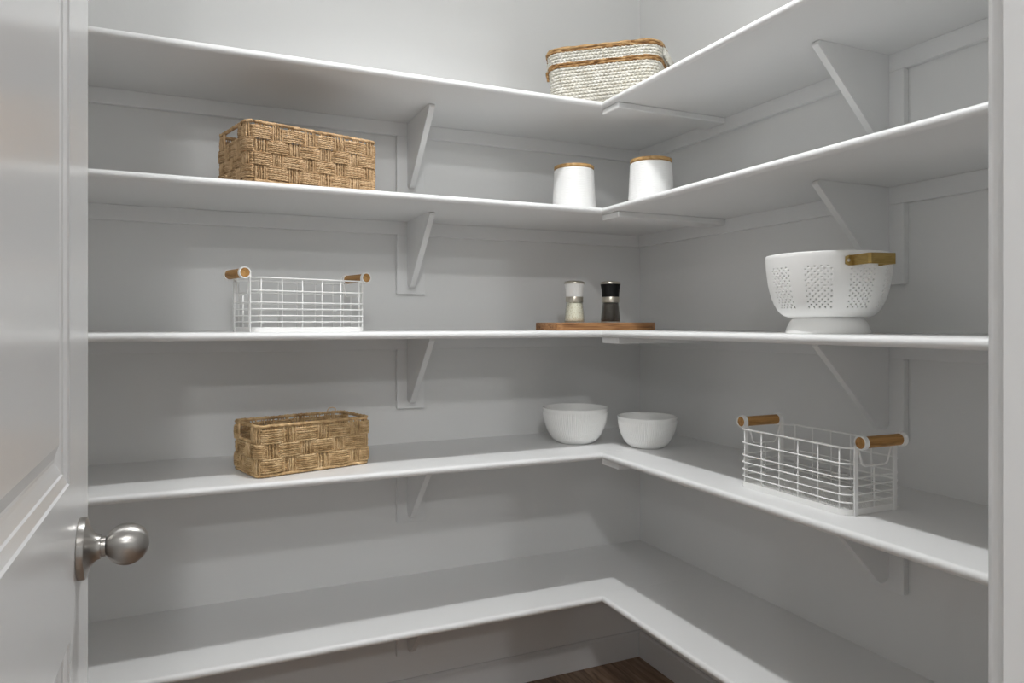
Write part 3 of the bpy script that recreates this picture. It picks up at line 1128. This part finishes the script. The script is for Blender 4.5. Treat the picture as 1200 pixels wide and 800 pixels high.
# ------------------------------------------------------------------ colander
def colander(loc):
    root = empty('colander', loc)
    tag(root, 'white footed colander with brass handles standing on the right shelf', 'colander')
    # profile (r,z) above the shelf
    prof = [(0.0600, 0.0355), (0.0830, 0.0360), (0.0925, 0.0395), (0.1010, 0.0460), (0.1075, 0.0545)]
    zlo, zhi, nrow = 0.0545, 0.1450, 16
    key = [(0.0545, 0.1075), (0.067, 0.1140), (0.080, 0.1190), (0.095, 0.1230), (0.110, 0.1262), (0.128, 0.1288), (0.145, 0.1305)]

    def rad(z):
        for (z0, r0), (z1, r1) in zip(key[:-1], key[1:]):
            if z <= z1 + 1e-9:
                t = (z - z0) / (z1 - z0)
                return r0 + (r1 - r0) * t
        return key[-1][1]
    top = [(0.1310, 0.1530), (0.1315, 0.1640), (0.1318, 0.1725), (0.1310, 0.1742)]
    per, perf, groups = 14, 9, 9
    ncol = per * groups
    th0 = math.radians(-114 - 12 + 7.0)
    bm = bmesh.new()

    def vert(ci_, r_, z_):
        a_ = th0 + ci_ * 2 * PI / ncol
        return bm.verts.new((r_ * math.cos(a_), r_ * math.sin(a_), z_))
    zrows = [zlo + (zhi - zlo) * k / nrow for k in range(nrow + 1)]
    rings = []
    for (r_, z_) in prof[:-1] + [(rad(z), z) for z in zrows] + top:
        rings.append([vert(c_, r_, z_) for c_ in range(ncol)])
    np_ = len(prof) - 1
    for ri in range(len(rings) - 1):
        for c_ in range(ncol):
            A, B = rings[ri], rings[ri + 1]
            j = (c_ + 1) % ncol
            k = ri - np_
            hole = 0 <= k < nrow and (c_ % per) < perf and ((c_ % per) + k) % 2 == 0
            if not hole:
                bm.faces.new((A[c_], A[j], B[j], B[c_]))
            else:
                zc = (zrows[k] + zrows[k + 1]) / 2
                rr = 0.00175
                rc = rad(zc)
                hv = []
                for q in range(8):
                    a_ = -3 * PI / 4 + q * PI / 4          # starts at the lower left corner
                    dz = rr * math.sin(a_)
                    dc = rr * math.cos(a_) / rc / (2 * PI / ncol)
                    hv.append(vert(c_ + 0.5 + dc, rad(zc + dz) , zc + dz))
                bm.faces.new((A[c_], A[j], hv[2], hv[1], hv[0]))
                bm.faces.new((A[j], B[j], hv[4], hv[3], hv[2]))
                bm.faces.new((B[j], B[c_], hv[6], hv[5], hv[4]))
                bm.faces.new((B[c_], A[c_], hv[0], hv[7], hv[6]))
    bot = bm.verts.new((0, 0, 0.0352))
    for c_ in range(ncol):
        bm.faces.new((bot, rings[0][(c_ + 1) % ncol], rings[0][c_]))
    bmesh.ops.recalc_face_normals(bm, faces=bm.faces[:])
    bowl = from_bm('bowl', bm, M['enamel'], root, True)
    so = bowl.modifiers.new('thickness', 'SOLIDIFY')
    so.thickness = 0.0016
    so.offset = -1
    foot = lathe_obj('foot', [(0.055, 0.0352), (0.0700, 0.0348), (0.0740, 0.0325), (0.0800, 0.0250), (0.0858, 0.0130), (0.0885, 0.0040), (0.0890, 0.0008), (0.0880, 0.0), (0.0865, 0.0004),
                              (0.0835, 0.0130), (0.0775, 0.0245), (0.0720, 0.0310), (0.055, 0.0330), (0.055, 0.0352)], M['enamel'], root, 72)
    auto_sharp(foot, 40)
    # handles
    camdir = math.atan2(CAMY - loc[1], CAMX - loc[0])

    def handle(phi):
        half = math.radians(13)
        zc = 0.1530
        hh = 0.0107
        th = 0.0028
        R = 0.1318
        n_ = np.array([math.cos(phi), math.sin(phi)])
        t_ = np.array([-math.sin(phi), math.cos(phi)])
        hwid = R * math.sin(half)
        out = R + 0.049
        pts = []
        for k, s in enumerate((-1, 1)):
            aa = phi + s * half
            fl_ = [(R + th * 0.55) * np.array([math.cos(aa + s * d_), math.sin(aa + s * d_)]) for d_ in (0.115, 0.06, 0.0)]
            seq = fl_ + [n_ * (out - 0.003) + t_ * s * hwid, n_ * out + t_ * s * (hwid - 0.003)]
            pts += seq if s < 0 else seq[::-1]
        pts = np.array(pts)
        V, F = [], []
        m_ = len(pts)
        for i in range(m_):
            d_ = pts[min(i + 1, m_ - 1)] - pts[max(i - 1, 0)]
            d_ = d_ / np.linalg.norm(d_)
            nn = np.array([d_[1], -d_[0]]) * th / 2
            sh = 0.72 if i in (0, m_ - 1) else 1.0
            for (sg, z_) in ((1, -hh * sh), (1, hh * sh), (-1, hh * sh), (-1, -hh * sh)):
                p_ = pts[i] + sg * nn
                V.append((p_[0], p_[1], zc + z_))
        for i in range(m_ - 1):
            for k in range(4):
                k2 = (k + 1) % 4
                F.append((i * 4 + k, i * 4 + k2, i * 4 + 4 + k2, i * 4 + 4 + k))
        F += [(0, 1, 2, 3), tuple((m_ - 1) * 4 + k for k in (3, 2, 1, 0))]
        bm2 = bmesh.new()
        vs = [bm2.verts.new(v) for v in V]
        for f_ in F:
            bm2.faces.new([vs[i] for i in f_])
        bmesh.ops.recalc_face_normals(bm2, faces=bm2.faces[:])
        ho = from_bm('handle', bm2, M['brass'], root)
        ho['label'] = 'bent brass strap handle'
        for s in (-1, 1):
            aa = phi + s * half + s * 0.065
            p_ = (R + th * 1.05) * np.array([math.cos(aa), math.sin(aa)])
            lathe_obj('rivet', [(0.0, 0.0022), (0.0020, 0.0018), (0.0036, 0.0006), (0.0038, -0.001), (0, -0.001)], M['steel'], ho, 20,
                      matrix=Matrix.Translation((p_[0], p_[1], zc)) @ Matrix.Rotation(aa, 4, 'Z') @ Matrix.Rotation(PI / 2, 4, 'Y'))
    handle(camdir + math.radians(34))
    handle(camdir + math.radians(34) + PI)


colander((-0.2505, -1.0965, ZS[2]))


# ------------------------------------------------------------------ bowls
def bowl(loc, R, H, Rb, label):
    pr = [(0, 0.0025), (Rb * 0.86, 0.0025), (Rb * 0.90, 0.0), (Rb, 0.0)]
    n = 44
    for i in range(1, n + 1):
        t = i / n
        a_ = t * PI / 2
        r_ = Rb + (R - Rb) * (math.sin(a_) ** 1.22)
        z_ = H * (1 - math.cos(a_))
        pr.append((r_, min(z_, H - 0.0015)))
    pr[-1] = (R, H - 0.0025)
    pr += [(R - 0.0004, H - 0.0008), (R - 0.0018, H), (R - 0.0034, H - 0.0010)]
    for i in range(n - 1, 3, -3):
        t = i / n
        a_ = t * PI / 2
        pr.append((Rb + (R - Rb) * (math.sin(a_) ** 1.22) - 0.0045, max(H * (1 - math.cos(a_)), 0.006)))
    pr += [(Rb * 0.7, 0.0065), (0, 0.006)]

    nf = 96

    def flute(t, r_, z_):
        if z_ < 0.004 or z_ > H * 0.90 or r_ < Rb:
            return 0.0
        w = min(1.0, (z_ - 0.004) / 0.02) * min(1.0, (H * 0.90 - z_) / 0.006)
        return -0.0026 * w * (0.5 - 0.5 * math.cos(nf * t)) ** 1.5
    V, F = [], []
    # flutes only on the outer wall
    outer_n = 4 + n
    seg = nf * 4
    rings = []
    th = [2 * PI * k / seg for k in range(seg)]
    for pi_, (r_, z_) in enumerate(pr):
        if r_ < 1e-7:
            rings.append([len(V)])
            V.append((0, 0, z_))
            continue
        ids = []
        for t in th:
            rr = r_ + (flute(t, r_, z_) if pi_ < outer_n else 0)
            ids.append(len(V))
            V.append((rr * math.cos(t), rr * math.sin(t), z_))
        rings.append(ids)
    for A, B in zip(rings[:-1], rings[1:]):
        for k in range(seg):
            j = (k + 1) % seg
            if len(A) == 1:
                F.append((A[0], B[j], B[k]))
            elif len(B) == 1:
                F.append((A[k], A[j], B[0]))
            else:
                F.append((A[k], A[j], B[j], B[k]))
    o_ = from_py('bowl', V, F, M['ceramic'], None, True, loc)
    tag(o_, label, 'bowl', 'white ribbed bowls')
    return o_


bowl((-0.400, -0.212, ZS[3]), 0.1075, 0.1155, 0.0520, 'larger white fluted ceramic bowl on the back shelf near the corner')
bowl((-0.2365, -0.384, ZS[3]), 0.0935, 0.0975, 0.0450, 'smaller white fluted ceramic bowl just past the corner on the right shelf')
